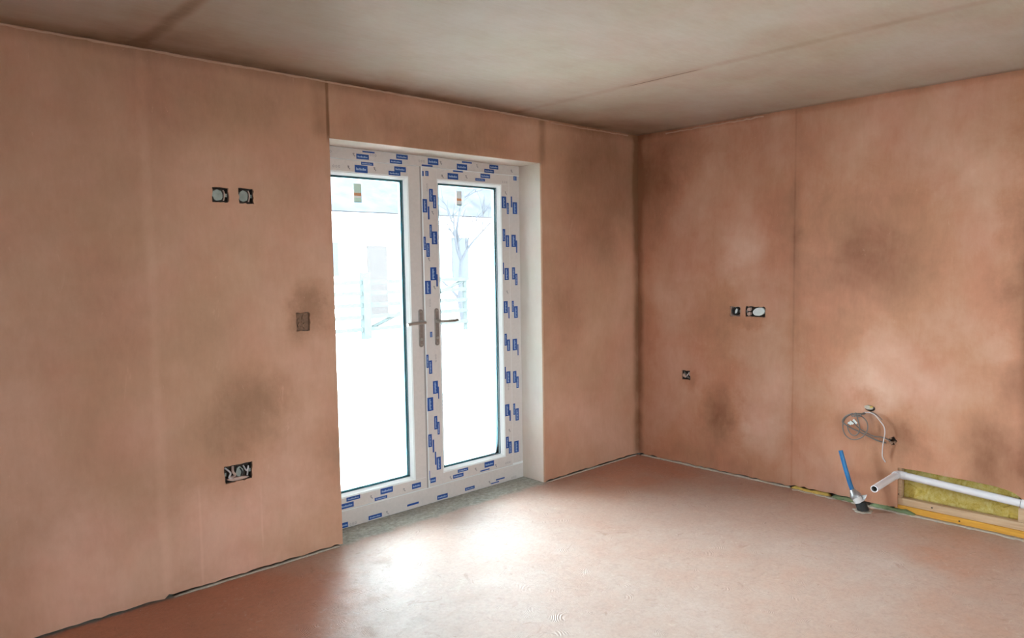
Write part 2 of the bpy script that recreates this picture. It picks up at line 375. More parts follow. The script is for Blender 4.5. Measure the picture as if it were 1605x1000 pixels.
def panel(bm, outline, holes, to3, thick, mi=0):
    """flat board with holes; to3(u, v, depth) gives the world point"""
    V, E = [], []
    for loop in [outline]+holes:
        s = len(V); V += [Vector(p) for p in loop]; E += [(s+i, s+(i+1) % len(loop)) for i in range(len(loop))]
    vs, es, fs, *_ = delaunay_2d_cdt(V, E, [], 0, 1e-6)
    keep = []
    for f in fs:
        c = sum((vs[i] for i in f), Vector((0, 0)))/len(f)
        if inside(c, outline) and not any(inside(c, h) for h in holes): keep.append(f)
    F = [bm.verts.new(to3(v.x, v.y, 0)) for v in vs]; B = [bm.verts.new(to3(v.x, v.y, thick)) for v in vs]
    cnt = {}
    for f in keep:
        bm.faces.new([F[i] for i in f]).material_index = mi
        bm.faces.new([B[i] for i in reversed(f)]).material_index = mi
        for i in range(len(f)):
            e = (f[i], f[(i+1) % len(f)]); k = tuple(sorted(e)); cnt.setdefault(k, []).append(e)
    for k, l in cnt.items():
        if len(l) == 1:
            a, b = l[0]; bm.faces.new((F[b], F[a], B[a], B[b])).material_index = mi
    for v in bm.verts[:]:
        if not v.link_faces: bm.verts.remove(v)
def rough_rect(u0, u1, v0, v1, j=0.003, step=0.012, rnd=random):
    p = []
    def side(a, b):
        k = max(2, int((Vector(b)-Vector(a)).length/step))
        for i in range(k):
            t = i/k; p.append((a[0]+(b[0]-a[0])*t+rnd.uniform(-j, j), a[1]+(b[1]-a[1])*t+rnd.uniform(-j, j)))
    side((u0, v0), (u1, v0)); side((u1, v0), (u1, v1)); side((u1, v1), (u0, v1)); side((u0, v1), (u0, v0)); return p
def pix(px, py, ax, val):
    """point where the photograph's pixel meets the world plane axis=val (used to read sizes off the flat door frame)"""
    d = RR*(px-802.5)/FPX - UU*(py-500)/FPX + _f
    return CAM + d*((val-CAM[ax])/d[ax])

H = 2.4
OX0, OX1, OZ = -2.548, -1.022, 2.117       # door opening
# ------------------------------------------------------------------ floor, ceiling
bm = bmesh.new(); box(bm, -6.35, 0.35, -5.85, 0.335, -0.15, 0.0); struct(obj('floor', bm, M['floor']))
bm = bmesh.new(); box(bm, -6.35, 0.35, -5.85, 0.335, H, H+0.25); struct(obj('ceiling', bm, M['plaster_ceiling']))

# ------------------------------------------------------------------ wall_left: the wall with the french doors
BOX_L = [(-3.149, -3.074, 1.767, 1.835), (-3.026, -2.956, 1.767, 1.838), (-2.763, -2.690, 1.149, 1.240), (-3.150, -3.018, 0.462, 0.542)]
holesL = [rough_rect(*b, j=0.0028) for b in BOX_L]
def bottom(u0, u1, base=0.012, j=0.004, step=0.03):
    p, u = [], u0
    while u < u1: p.append((u, max(0.002, base + random.uniform(-j, j)))); u += step
    return p
bot = bottom(-6.0, -3.45, 0.010, 0.003) + [(-3.44, 0.004), (-3.42, 0.020)] + bottom(-3.40, OX0-0.02, 0.013, 0.004) + [(OX0, 0.006)]
outl = bot + [(OX0, OZ), (OX1, OZ), (OX1, 0.004)] + bottom(OX1+0.02, -0.02, 0.014, 0.004) + [(0.0, 0.012), (0.0, H), (-6.0, H)]
bm = bmesh.new()
panel(bm, outl, holesL, lambda u, v, d: (u, d, v), 0.013)
# core behind the boards
for a in ((-6.0, -2.667, 0.055, 0.335, 0, H), (-2.667, -2.62, 0.055, 0.20, 0, OZ+0.02), (-2.667, OX0-0.002, 0.055, 0.335, OZ+0.02, H), (OX1+0.002, 0.0, 0.055, 0.335, 0, H), (OX0-0.002, OX1+0.002, 0.055, 0.335, OZ+0.02, H)):
    box(bm, *a, mi=1)
# reveals and soffit
box(bm, OX1, OX1+0.014, 0.0131, 0.29, 0.002, OZ+0.012, mi=2)
# the left reveal is splayed back to the door frame
_v = [bm.verts.new((x, y, z)) for z in (0.002, OZ+0.012) for x, y in ((OX0, 0.0131), (-2.612, 0.2045), (-2.627, 0.2045), (OX0-0.014, 0.0131))]
for _q in ((0, 1, 2, 3), (4, 7, 6, 5), (0, 4, 5, 1), (1, 5, 6, 2), (2, 6, 7, 3), (3, 7, 4, 0)): bm.faces.new([_v[i] for i in _q]).material_index = 2
box(bm, -2.64, OX1, 0.0131, 0.29, OZ, OZ+0.014, mi=2)
box(bm, OX0-0.02, OX1+0.02, 0.29, 0.335, OZ+0.0, OZ+0.03, mi=1)
struct(obj('wall_left', bm, [M['plaster_left'], M['masonry'], M['plaster_reveal']]))

# ------------------------------------------------------------------ wall_right with the open recess
REC = [(-1.853, 0.010), (-1.851, 0.259), (-1.95, 0.262), (-2.03, 0.260), (-2.12, 0.2575), (-2.20, 0.258), (-2.335, 0.253), (-2.40, 0.243), (-2.43, 0.230),
       (-2.463, 0.205), (-2.55, 0.20), (-2.62, 0.19), (-2.66, 0.01)]
BOX_R = [(-0.844, -0.768, 1.093, 1.160), (-1.024, -0.881, 1.094, 1.163), (-0.458, -0.388, 0.622, 0.686)]
holesR = [rough_rect(*b, j=0.0028) for b in BOX_R]
random.seed(5)
HOLE_A = [(-1.690+0.030*math.cos(t*PI/5)*random.uniform(.8, 1.1), 0.583+0.020*math.sin(t*PI/5)*random.uniform(.8, 1.15)) for t in range(10)]
HOLE_B = [(-1.820+0.022*math.cos(t*PI/5)*random.uniform(.8, 1.2), 0.412+0.024*math.sin(t*PI/5)*random.uniform(.8, 1.2)) for t in range(10)]
outr = [(-5.5, 0.012)] + [(-2.66, 0.010)] + list(reversed(REC[1:-1])) + [(-1.853, 0.006)]
outr = [(-5.5, 0.012), (-2.661, 0.010), (-2.62, 0.19)] + list(reversed(REC[1:-2])) + [(-1.853, 0.022)]
outr += [(u, v+0.010 if u < -1.22 else v) for u, v in bottom(-1.84, -0.02, 0.013, 0.005)] + [(0.0, 0.012), (0.0, H), (-5.5, H)]
bm = bmesh.new()
panel(bm, outr, holesR+[HOLE_A, HOLE_B], lambda u, v, d: (d, u, v), 0.013)
box(bm, 0.12, 0.35, -5.5, 0.335, 0, H, mi=1)
box(bm, 0.013, 0.12, -1.84, -0.0, 0.7, 0.72, mi=1)
box(bm, 0.0, 0.35, 0.0, 0.335, 0, H, mi=1)
struct(obj('wall_right', bm, [M['plaster_right'], M['masonry']]))

# unseen rear and near walls with the windows that light the room
def holed_wall(name, to3, u0, u1, win, t):
    bm = bmesh.new(); a, b, c, d = win
    panel(bm, [(u0, 0), (u1, 0), (u1, H), (u0, H)], [[(a, c), (b, c), (b, d), (a, d)]], to3, t)
    return struct(obj(name, bm, M['plaster_plain']))
M['plaster_plain'] = plaster('pink_plaster_plain', 'x', [], [])
holed_wall('wall_rear_unseen', lambda u, v, d: (u, -5.5-d, v), -6.0, 0.35, (-3.35, -2.15, 0.75, 1.95), 0.3)
holed_wall('wall_near_unseen', lambda u, v, d: (-6.0-d, u, v), -5.85, 0.335, (-3.0, -2.2, 1.05, 2.0), 0.3)
def window(name, plane, u0, u1, z0, z1):
    t = bpy.data.objects.new(name, None); col.objects.link(t); struct(t)
    def B(bm, a, b, c, d, w0, w1):
        if plane == 'rear': box(bm, a, b, -5.68-w1, -5.68-w0, c, d)
        else: box(bm, -6.18-w1, -6.18-w0, a, b, c, d)
    bm = bmesh.new(); m = (u0+u1)/2
    B(bm, u0, u0+0.06, z0, z1, 0, 0.06); B(bm, u1-0.06, u1, z0, z1, 0, 0.06); B(bm, u0+0.06, u1-0.06, z0, z0+0.06, 0, 0.06)
    B(bm, u0+0.06, u1-0.06, z1-0.06, z1, 0, 0.06); B(bm, m-0.04, m+0.04, z0+0.06, z1-0.06, 0, 0.06)
    bevel(obj('window_frame', bm, M['upvc'], t), 0.004)
    bm = bmesh.new(); B(bm, u0+0.06, m-0.04, z0+0.06, z1-0.06, 0.028, 0.032); obj('glass_pane', bm, M['glass'], t)
    bm = bmesh.new(); B(bm, m+0.04, u1-0.06, z0+0.06, z1-0.06, 0.028, 0.032); obj('glass_pane', bm, M['glass'], t)
window('window_1', 'rear', -3.35, -2.15, 0.75, 1.95)
window('window_2', 'near', -3.0, -2.2, 1.05, 2.0)

# thin ridges of jointing plaster where wall and ceiling meet, and screed strips along the wall feet
def ridge(name, p0, p1, off, r, mat, step=0.03, gap=0.0, zj=0.002):
    bm = bmesh.new(); p0, p1, off = Vector(p0), Vector(p1), Vector(off); n = max(3, int((p1-p0).length/step))
    pts = [p0+(p1-p0)*i/n + Vector((0, 0, random.uniform(-zj, zj))) + off*random.uniform(0, 1) for i in range(n+1)]
    rs = [r*random.uniform(0.6, 1.2) for _ in pts]
    tube(bm, pts, r, 6, rs=rs); return smooth(obj(name, bm, mat))
struct(ridge('trim_1', (-6.0, -0.001, H-0.006), (-0.95, -0.001, H-0.006), (0, 0.002, 0), 0.006, M['bead']))
struct(ridge('trim_2', (-0.93, -0.001, H-0.016), (-0.12, -0.001, H-0.012), (0, 0.002, 0), 0.004, M['bead']))
struct(ridge('trim_3', (-0.001, -0.25, H-0.02), (-0.001, -1.0, H-0.014), (0.003, 0, 0), 0.005, M['bead'], zj=0.004))
def lump_strip(name, p0, p1, w, h, mat, step=0.025, toward=(0, -1, 0)):
    """low irregular strip of spilt material lying on the floor along a wall foot"""
    bm = bmesh.new(); p0, p1 = Vector(p0), Vector(p1); n = max(3, int((p1-p0).length/step)); T = Vector(toward); rows = []
    for i in range(n+1):
        p = p0+(p1-p0)*i/n; ww = w*random.uniform(0.55, 1.3); hh = h*random.uniform(0.6, 1.25)
        if i in (0, n): ww *= 0.5; hh *= 0.3
        rows.append([bm.verts.new(q) for q in (p-T*0.02, p-T*0.02+Vector((0, 0, hh)), p+T*ww*0.5+Vector((0, 0, hh*0.8)), p+T*ww)])
    for a, b in zip(rows, rows[1:]):
        for k in range(4): bm.faces.new((a[k], a[(k+1) % 4], b[(k+1) % 4], b[k])).smooth = True
    bm.faces.new(rows[0]); bm.faces.new(rows[-1]); return obj(name, bm, mat)
struct(lump_strip('trim_4', (-3.40, 0.0, 0.0), (OX0-0.01, 0.0, 0.0), 0.008, 0.006, M['grout']))
struct(lump_strip('trim_5', (OX1+0.02, 0.0, 0.0), (-0.02, 0.0, 0.0), 0.008, 0.006, M['grout']))
struct(lump_strip('trim_6', (0.0, -0.02, 0.0), (0.0, -1.21, 0.0), 0.014, 0.011, M['grout'], toward=(-1, 0, 0)))

def damp_strip(name, y0, y1, w, h, mat, label, cat, z=0.0):
    o = lump_strip(name, (0.0, y0, z), (0.0, y1, z), w, h, mat, toward=(-1, 0, 0)); tag(o, label, cat); return o
damp_strip('foam_strip', -1.215, -1.47, 0.012, 0.021, M['foam'], 'strip of yellow expanding foam along the foot of the right wall', 'foam')
damp_strip('membrane_strip', -1.475, -1.62, 0.024, 0.024, M['membrane'], 'short ragged green membrane scrap on the wall foot left of the blue pipe', 'membrane')
damp_strip('membrane_strip', -1.70, -1.95, 0.016, 0.024, M['membrane'], 'longer green membrane strip on the wall foot between blue pipe and insulation', 'membrane')
damp_strip('mortar_strip', -1.22, -2.7, 0.034, 0.004, M['grout'], 'thin pale mortar smear on the floor along the right wall foot', 'mortar')

# ------------------------------------------------------------------ french doors
FY, SY, GY = 0.208, 0.192, 0.222     # faces of frame, sash, glass
door = bpy.data.objects.new('door_1', None); col.objects.link(door); struct(door)
FX0, FX1 = -2.665, OX1-0.001
S1 = (-2.560, -1.852, 0.108, 2.052)   # sash outlines
S2 = (-1.838, -1.130, 0.108, 2.052)
G1 = (-2.460, -1.957, 0.200, 1.964)   # glass openings
G2 = (-1.705, -1.222, 0.200, 1.964)
bm = bmesh.new()
Z1 = OZ-0.001
box(bm, FX0, S1[0]+0.02, FY, 0.288, 0.001, Z1); box(bm, S2[1]-0.02, FX1, FY, 0.288, 0.001, Z1)
box(bm, S1[0]+0.02, S2[1]-0.02, FY, 0.288, S1[3]-0.02, Z1); box(bm, S1[0]+0.02, S2[1]-0.02, FY, 0.288, 0.001, S1[2]+0.02)
frame = bevel(obj('door_frame', bm, M['upvc'], door), 0.004, 3)
bm = bmesh.new()
box(bm, S1[0]+0.012, S2[1]-0.012, FY+0.0005, FY+0.012, S1[2]-0.004, S1[2]); box(bm, S2[1]+0.0005, S2[1]+0.003, FY-0.0005, FY+0.012, S1[2], S1[3])
obj('door_gasket', bm, M['gasket'], door)

def sash(name, S, G):
    bm = bmesh.new(); u0, u1, z0, z1 = S; a, b, c, d = G
    y0, y1 = SY, SY+0.07
    # mitred profile: outer face then sloped glazing bead down to the glass
    loops = []
    bw = 0.014
    for (x0, x1, za, zb, y) in ((u0, u1, z0, z1, y1), (u0, u1, z0, z1, y0+0.004), (u0+0.004, u1-0.004, z0+0.004, z1-0.004, y0),
                                (a-bw-0.006, b+bw+0.006, c-bw-0.006, d+bw+0.006, y0), (a-bw-0.003, b+bw+0.003, c-bw-0.003, d+bw+0.003, y0+0.003)):
        loops.append([bm.verts.new(p) for p in ((x0, y, za), (x1, y, za), (x1, y, zb), (x0, y, zb))])
    inner = []
    for (x0, x1, za, zb, y) in ((a-bw, b+bw, c-bw, d+bw, y0+0.002), (a, b, c, d, GY-0.004), (a, b, c, d, y1)):
        loops.append([bm.verts.new(p) for p in ((x0, y, za), (x1, y, za), (x1, y, zb), (x0, y, zb))])
    loops.append(loops[0])
    for A, B in zip(loops, loops[1:]):
        for k in range(4): bm.faces.new((A[k], A[(k+1) % 4], B[(k+1) % 4], B[k]))
    s = obj(name, bm, M['upvc'], door)
    bm = bmesh.new(); box(bm, a-0.006, b+0.006, GY, GY+0.004, c-0.006, d+0.006); obj('glass_pane', bm, M['glass'], s)
    bm = bmesh.new(); w = 0.016
    for (p, q, r, t) in ((a-0.004, a+w, c, d), (b-w, b+0.004, c, d), (a+w, b-w, c, c+w*0.7), (a+w, b-w, d-w*0.7, d)):
        box(bm, p, q, GY+0.005, GY+0.026, r, t)
    for (p, q, r, t) in ((a-0.002, a+0.003, c, d), (b-0.003, b+0.002, c, d), (a, b, c-0.002, c+0.003), (a, b, d-0.003, d+0.002)):
        box(bm, p, q, GY-0.004, GY-0.0005, r, t)
    obj('glass_spacer', bm, M['gasket'], s)
    return s
sash1 = sash('door_leaf', S1, G1); sash2 = sash('door_leaf', S2, G2)
# meeting mullion cover fixed to the second leaf's side
bm = bmesh.new(); box(bm, S1[1]+0.001, S2[0]-0.0005, SY+0.006, SY+0.06, S1[2], S1[3]); obj('meeting_seal', bm, M['seal'], sash2)
# the raised trim on the second leaf's lock stile
# handles
def handle(s, x, sgn, xend, zend):
    bm = bmesh.new(); n = 12; w = 0.0145; zt, zb = 1.205, 0.978
    for y, k in ((SY, 1.0), (SY-0.007, 1.0), (SY-0.009, 0.86)):
        pass
    def ring(y, k):
        v = []
        for i in range(n+1): t = PI*i/n; v.append(bm.verts.new((x+w*k*math.cos(t), y, zt-w+w*k*math.sin(t))))
        for i in range(n+1): t = PI+PI*i/n; v.append(bm.verts.new((x+w*k*math.cos(t), y, zb+w+w*k*math.sin(t))))
        return v
    R = [ring(SY+0.001, 1), ring(SY-0.007, 1), ring(SY-0.0095, 0.85)]
    for A, B in zip(R, R[1:]):
        for i in range(len(A)): bm.faces.new((A[i], A[(i+1) % len(A)], B[(i+1) % len(A)], B[i]))
    bm.faces.new(R[-1]); bm.faces.new(R[0])
    pl = obj('handle_plate', bm, M['plate'], s)
    bm = bmesh.new()
    tube(bm, [(x, SY-0.010, 1.025), (x, SY-0.013, 1.025)], 0.0085, 16); tube(bm, [(x, SY-0.0095, 1.19), (x, SY-0.0105, 1.19)], 0.004, 10); tube(bm, [(x, SY-0.0095, 0.992), (x, SY-0.0105, 0.992)], 0.004, 10)
    smooth(obj('lock_cylinder', bm, M['steel'], s))
    bm = bmesh.new(); zc = 1.128
    tube(bm, [(x, SY-0.009, zc), (x, SY-0.022, zc)], 0.0125, 20)
    tube(bm, cat_rom([(x, SY-0.02, zc), (x, SY-0.045, zc), (x+sgn*0.008, SY-0.056, zc), (x+sgn*0.03, SY-0.058, zc), (x+sgn*0.09, SY-0.058, zc-0.001), (xend, SY-0.056, zend)], 5), 0.0105, 12, flat=0.85)
    smooth(obj('door_handle', bm, M['steel'], s))
handle(sash1, -1.873, -1, -2.005, 1.122)
handle(sash2, -1.754, 1, -1.632, 1.130)

# --- protective film with its blue print
def film(owner, y, strips, blocks, marks):
    """strips / blocks are (x0, x1, z0, z1) on the plane y"""
    bm = bmesh.new()
    for s in strips: box(bm, s[0], s[1], y-0.0006, y+0.0002, s[2], s[3], 0)
    for (x0, x1, z0, z1) in blocks:
        if x1-x0 < z1-z0 and x1-x0 > 0.012: x0 -= 0.0022; x1 += 0.0022
        elif x1-x0 > z1-z0 and z1-z0 > 0.012: z0 -= 0.0018; z1 += 0.0018
        box(bm, x0, x1, y-0.0011, y-0.0004, z0, z1, 1)
        w, h = x1-x0, z1-z0
        if min(w, h) > 0.013:
            # row of pale lettering running along the block: low letters with risers, as on the print
            L = max(w, h); n = 9; lw = L*0.80/n
            for i in range(n):
                t0 = L*0.10 + i*lw; hh = min(w, h)*(0.24 if i not in (0, 3, 6) else 0.34)
                if w > h:
                    zc = z0+h*0.47 - min(w, h)*0.16; box(bm, x0+t0, x0+t0+lw*0.72, y-0.0014, y-0.0010, zc, zc+hh, 2)
                else:
                    xc = x0+w*0.47 - min(w, h)*0.16; box(bm, xc, xc+hh, y-0.0014, y-0.0010, z0+t0, z0+t0+lw*0.72, 2)
    for (x, z, k, vert) in marks:
        if k == 0:      # little looped mark
            tube(bm, cat_rom([(x-0.007, y-0.0012, z+0.008), (x+0.003, y-0.0012, z+0.009), (x-0.002, y-0.0012, z), (x+0.007, y-0.0012, z-0.003), (x+0.006, y-0.0012, z-0.010)], 4), 0.0016, 5, mi=3)
        else:           # faint figures
            for i in range(3):
                a = (i-1)*0.017
                q = (x+a, z) if not vert else (x, z+a)
                pts = [(q[0]+0.0048*math.cos(t*PI/4), y-0.0009, q[1]+0.0062*math.sin(t*PI/4)) for t in range(9)]
                tube(bm, pts, 0.0007, 4, mi=3)
    return obj('protective_film', bm, [M['film'], M['blue_ink'], M['pale_ink'], M['grey_ink']], owner)
def P(px0, px1, py0, py1, y):
    c = pix((px0+px1)/2, (py0+py1)/2, 1, y)
    a = pix(px0, (py0+py1)/2, 1, y); b = pix(px1, (py0+py1)/2, 1, y); d = pix((px0+px1)/2, py0, 1, y); e = pix((px0+px1)/2, py1, 1, y)
    return [a.x, b.x, e.z, d.z]
def clampb(b, s):
    r = [max(b[0], s[0]+0.001), min(b[1], s[1]-0.001), max(b[2], s[2]+0.001), min(b[3], s[3]-0.001)]
    return r if r[1]-r[0] > 0.003 and r[3]-r[2] > 0.003 else None
def Hb(px0, px1, py0, py1, y):      # horizontal print: strip the slant of the photo's rows out of the height
    c = pix((px0+px1)/2, (py0+py1)/2, 1, y); w = pix(px1, py0, 1, y).x-pix(px0, py0, 1, y).x
    h = max(0.008, (py1-py0-4.0)*0.0037)
    return [c.x-w/2, c.x+w/2, c.z-h/2, c.z+h/2]
def Cb(px, py, w, h, y): c = pix(px, py, 1, y); return [c.x-w/2, c.x+w/2, c.z-h/2, c.z+h/2]
# strips
f_head = (FX0+0.004, FX1-0.004, S1[3]+0.003, OZ-0.004)
f_right = (S2[1]+0.005, FX1-0.003, 0.115, S1[3]-0.002)
f_bot = (FX0+0.004, FX1-0.004, 0.004, 0.100)
s1_r = (G1[1]+0.022, S1[1]-0.005, G1[2]-0.0205, S1[3]-0.005)
s1_top = (S1[0]+0.005, s1_r[0]-0.001, G1[3]+0.022, S1[3]-0.005); s1_bot = (S1[0]+0.005, S1[1]-0.005, S1[2]+0.005, G1[2]-0.022)
s2_top = (S2[0]+0.112, S2[1]-0.006, G2[3]+0.022, S2[3]-0.005); s2_bot = (S2[0]+0.112, S2[1]-0.006, S2[2]+0.005, G2[2]-0.022)
s2_l = (S2[0]+0.005, G2[0]-0.022, S2[2]+0.005, S2[3]-0.005); s2_r = (G2[1]+0.022, S2[1]-0.006, G2[2]-0.021, G2[3]+0.021)
headB = [Hb(*q, FY) for q in ((568,587,236,241), (558.5,578,240.5,251), (621,639,241,251), (611,630,249,258), (670.5,687,247,260), (661,678,256.5,263),
         (724,739.5,251.5,258), (716,732,255.5,268), (767,781,257,267), (759,774,263.5,273))]
s1B = [Hb(*q, SY) for q in ((566,585,253,260.5), (556,576,258,272), (618,636,260,271), (609,627.5,267,276.5))]
s2T = [Hb(*q, SY) for q in ((710,725.5,265.5,272), (701.5,718,270,283), (753,768,271,281), (745,760,278,285.5))]
vl = [(661,664,268,276),(667,671,268,276),(673,678,296,316),(679,683,306,326.5),(661.5,669,312,333),(670.5,673,323.5,344),(673.7,676.3,352,373),(677,684.7,362.7,383),(662.7,667,371,392),
      (668.6,673,381,402.7),(674.8,683.6,419,439.4),(683.7,686,430,449),(663.4,665.3,430,449),(666.6,674.8,440,461),(664.5,667.7,498,519),(674.3,677,520,528.5),
      (666.7,671.3,556,576.7),(672.7,676.8,565,586),(679,686,597,617),(686.6,688,606,625),(667,669,614,635),(670,678.5,623,644),(681,685,652,673),
      (686,688.5,661,681),(669,676.4,681,701),(678,680.4,689,709),(681.6,683.6,708,728.5),(684.7,690.5,716,736),(670,674,738,753),(674.5,683,749,756)]
vr = [(786.5,793,308,326.5),(794.5,797,318,335.5),(788,791.4,359,378),(793,797.5,368.6,387),(788.2,789.8,411.5,430),(791,797,420,439),(789.8,795.3,472,490.7),
      (796.6,798.4,481,499),(791,794,523,541.7),(795,799,532,550),(791,792.8,575,594),(793.8,799.5,582,600.7),(792,798,633.6,652),(798.4,800.4,643,659.6),
      (793.3,797,684.5,702.5),(797.6,801.5,692,710.5)]
vf = [(805,809,264,283),(800.5,802.5,308,325),(803.8,810,317,335.5),(801.9,808,368,387),(808.6,810.6,377,396),(802.8,806.8,419,438),(807.6,810.6,429,447),
      (802.6,804.8,471.5,489),(806,811,480,498.4),(803.8,810,531,549),(811,812.6,539.5,557),(804.4,809,581.5,600),(809.6,812.6,590,608),(804.8,807,632.4,650),
      (808.2,812.8,640,659),(806.2,812.6,691,709)]
s2L = [P(a, b, c, d, SY) for a, b, c, d in vl]; s2R = [P(a, b, c, d, SY) for a, b, c, d in vr]; fR = [P(a, b, c, d, FY) for a, b, c, d in vf]
Bs1 = [Cb(500+x/4.224, 700+y/4.224, w, h, SY) for x, y, w, h in ((227,340,.088,.020),(185,390,.086,.026),(410,340,.085,.014),(448,288,.085,.032),(645,258,.066,.028))]
Bs2 = [Cb(500+x/4.224, 700+y/4.224, w, h, SY) for x, y, w, h in ((953,155,.085,.016),(922,192,.085,.020),(1098,155,.08,.008),(1127,115,.082,.032))]
Bf = [Cb(500+x/4.224, 700+y/4.224, w, h, FY) for x, y, w, h in ((168,520,.045,.026),(372,462,.09,.020),(622,380,.085,.012),(817,330,.082,.024),(998,275,.08,.016),(1200,213,.078,.009),(1165,238,.07,.007))]
def fit(bs, s): return [r for r in (clampb(b, s) for b in bs) if r]
wide = lambda s: (s[0], s[1], s[2]-0.004, s[3]+0.004)
mk = random.Random(3)
def hm(s, n, z): return [(s[0]+(s[1]-s[0])*(i+0.5)/n + mk.uniform(-.02, .02), z+mk.uniform(-.006, .006), i % 2, False) for i in range(n)]
def vm(x, ys): return [(x, z, k, True) for z, k in ys]
free = lambda ms, bs: [m for m in ms if not any(b[0]-0.012 < m[0] < b[1]+0.012 and b[2]-0.010 < m[1] < b[3]+0.010 for b in bs)]
FBn = (f_bot[0], f_bot[1], 0.004, 0.062)
fr_blocks = fit(headB, f_head) + fit(fR, f_right) + fit(Bf, FBn)
film(frame, FY, [f_head, f_right, f_bot], fr_blocks,
     free(hm(f_head, 11, 2.085) + vm(-1.07, [(1.86, 0), (1.62, 1), (1.42, 0), (1.10, 0), (0.86, 1), (0.66, 0), (0.44, 1), (0.22, 0)]) + hm(f_bot, 8, 0.022), fr_blocks))
l1 = fit(s1B, wide(s1_top)) + fit(Bs1, s1_bot)
film(sash1, SY, [s1_top, s1_bot, s1_r], l1, free(hm(s1_top, 7, 2.008) + hm(s1_bot, 6, 0.14), l1))
l2 = fit(s2T, wide(s2_top)) + fit(s2L, (s2_l[0]-.002, s2_l[1]+.006, s2_l[2], s2_l[3])) + fit(s2R, s2_r) + fit(Bs2, s2_bot)
film(sash2, SY, [s2_top, s2_bot, s2_l, s2_r], l2,
     free(hm(s2_top, 6, 2.008) + hm(s2_bot, 6, 0.14) + vm(-1.80, [(1.93, 1), (1.50, 0), (1.42, 0), (1.24, 1), (0.90, 1), (0.60, 0), (0.40, 1), (0.28, 0)])
          + vm(-1.765, [(1.78, 0), (1.33, 0), (0.74, 0), (0.9, 1), (0.48, 0)]) + vm(-1.165, [(1.93, 0), (1.70, 1), (1.28, 0), (0.93, 0), (0.65, 1), (0.35, 0)]), l2))
# labels stuck to the glass
def sticker(owner, x0, x1, z0, z1, bands):
    bm = bmesh.new()
    for a, b, mi in bands: box(bm, x0, x1, GY-0.0012, GY-0.0002, z0+(z1-z0)*a, z0+(z1-z0)*b, mi)
    obj('glass_label', bm, [M['sticker_white'], M['sticker_green'], M['sticker_orange'], M['sticker_blue']], owner)
sticker(sash1, -2.283, -2.235, 1.822, 1.925, [(0, .05, 3), (.05, .25, 1), (.25, .36, 0), (.36, .52, 2), (.52, 1, 1)])
sticker(sash2, -1.553, -1.513, 1.835, 1.925, [(0, .10, 3), (.10, .34, 0), (.34, .50, 2), (.50, 1, 0)])

# ------------------------------------------------------------------ electrical boxes
def to_left(u, v, d): return (u, d, v)       # door wall: d goes into the wall (+y)
def to_right(u, v, d): return (d, u, v)      # right wall: d into the wall (+x)
def back_box(to3, u0, u1, v0, v1, label, mats, group=None, depth=0.036, name='socket_back_box', cat='socket box'):
    t = thing(name, label, cat, to3((u0+u1)/2, v0, 0.013), group)
    bm = bmesh.new(); m = 0.0015; a, b, c, d = u0+m, u1-m, v0+m, v1-m; w = 0.0016
    def B(p, q, r, s, e, f): 
        A = to3(p, r, e); Z = to3(q, s, f); box(bm, *sorted((A[0], Z[0])), *sorted((A[1], Z[1])), *sorted((A[2], Z[2])))
    B(a, b, c, d, depth, depth+w); B(a, a+w, c, d, 0.008, depth); B(b-w, b, c, d, 0.008, depth); B(a+w, b-w, c, c+w, 0.008, depth); B(a+w, b-w, d-w, d, 0.008, depth)
    child(obj('box_shell', bm, mats), t)
    return t, (a, b, c, d)
def slab(to3, pts, d0, d1, mat, name, t):
    bm = bmesh.new(); A = [bm.verts.new(to3(u, v, d0)) for u, v in pts]; B = [bm.verts.new(to3(u, v, d1)) for u, v in pts]
    bm.faces.new(A); bm.faces.new(B[::-1])
    for i in range(len(A)): bm.faces.new((A[i], A[(i+1) % len(A)], B[(i+1) % len(A)], B[i]))
    o = obj(name, bm, mat); child(o, t); return o
def blobpts(u, v, ru, rv, n=14, j=0.15, ang=0.0):
    p = []
    for i in range(n):
        q = 2*PI*i/n; k = random.uniform(1-j, 1+j); x, y = ru*k*math.cos(q), rv*k*math.sin(q)
        p.append((u+x*math.cos(ang)-y*math.sin(ang), v+x*math.sin(ang)+y*math.cos(ang)))
    return p
def wire(to3, pts, r, mat, t, name='cable', flat=1.0):
    bm = bmesh.new(); tube(bm, cat_rom([to3(*p) for p in pts], 6), r, 8, flat=flat); o = smooth(obj(name, bm, mat), 60); child(o, t); return o
def lugs(to3, b, t, side='r'):
    a, bb, c, d = b; m = (c+d)/2
    for u in (a+0.006, bb-0.006):
        slab(to3, [(u-0.004, m-0.008), (u+0.004, m-0.008), (u+0.004, m+0.008), (u-0.004, m+0.008)], 0.012, 0.015, M['galv'], 'fixing_lug', t)

# upper pair
for i, (b, lab) in enumerate(zip(BOX_L[:2], ('left one of the paired empty square socket boxes high on the door wall',
                                          'right one of the paired empty square socket boxes high on the door wall'))):
    t, q = back_box(to_left, *b, lab, M['dark'], 'empty square boxes high on the door wall')
    c = ((q[0]+q[1])/2-0.008, (q[2]+q[3])/2)
    slab(to_left, blobpts(c[0], c[1], 0.023, 0.026, 16, 0.10), 0.016, 0.030, M['galv'], 'grey_back_plate', t)
    wire(to_left, [(q[1]-0.016, q[3]-0.010, 0.02), (q[1]-0.014, (q[2]+q[3])/2+0.01, 0.012), (q[1]-0.015, (q[2]+q[3])/2-0.01, 0.012), (q[1]-0.016, q[2]+0.010, 0.02)], 0.0032, M['smear'], t, 'plaster_smear')
    lugs(to_left, q, t)
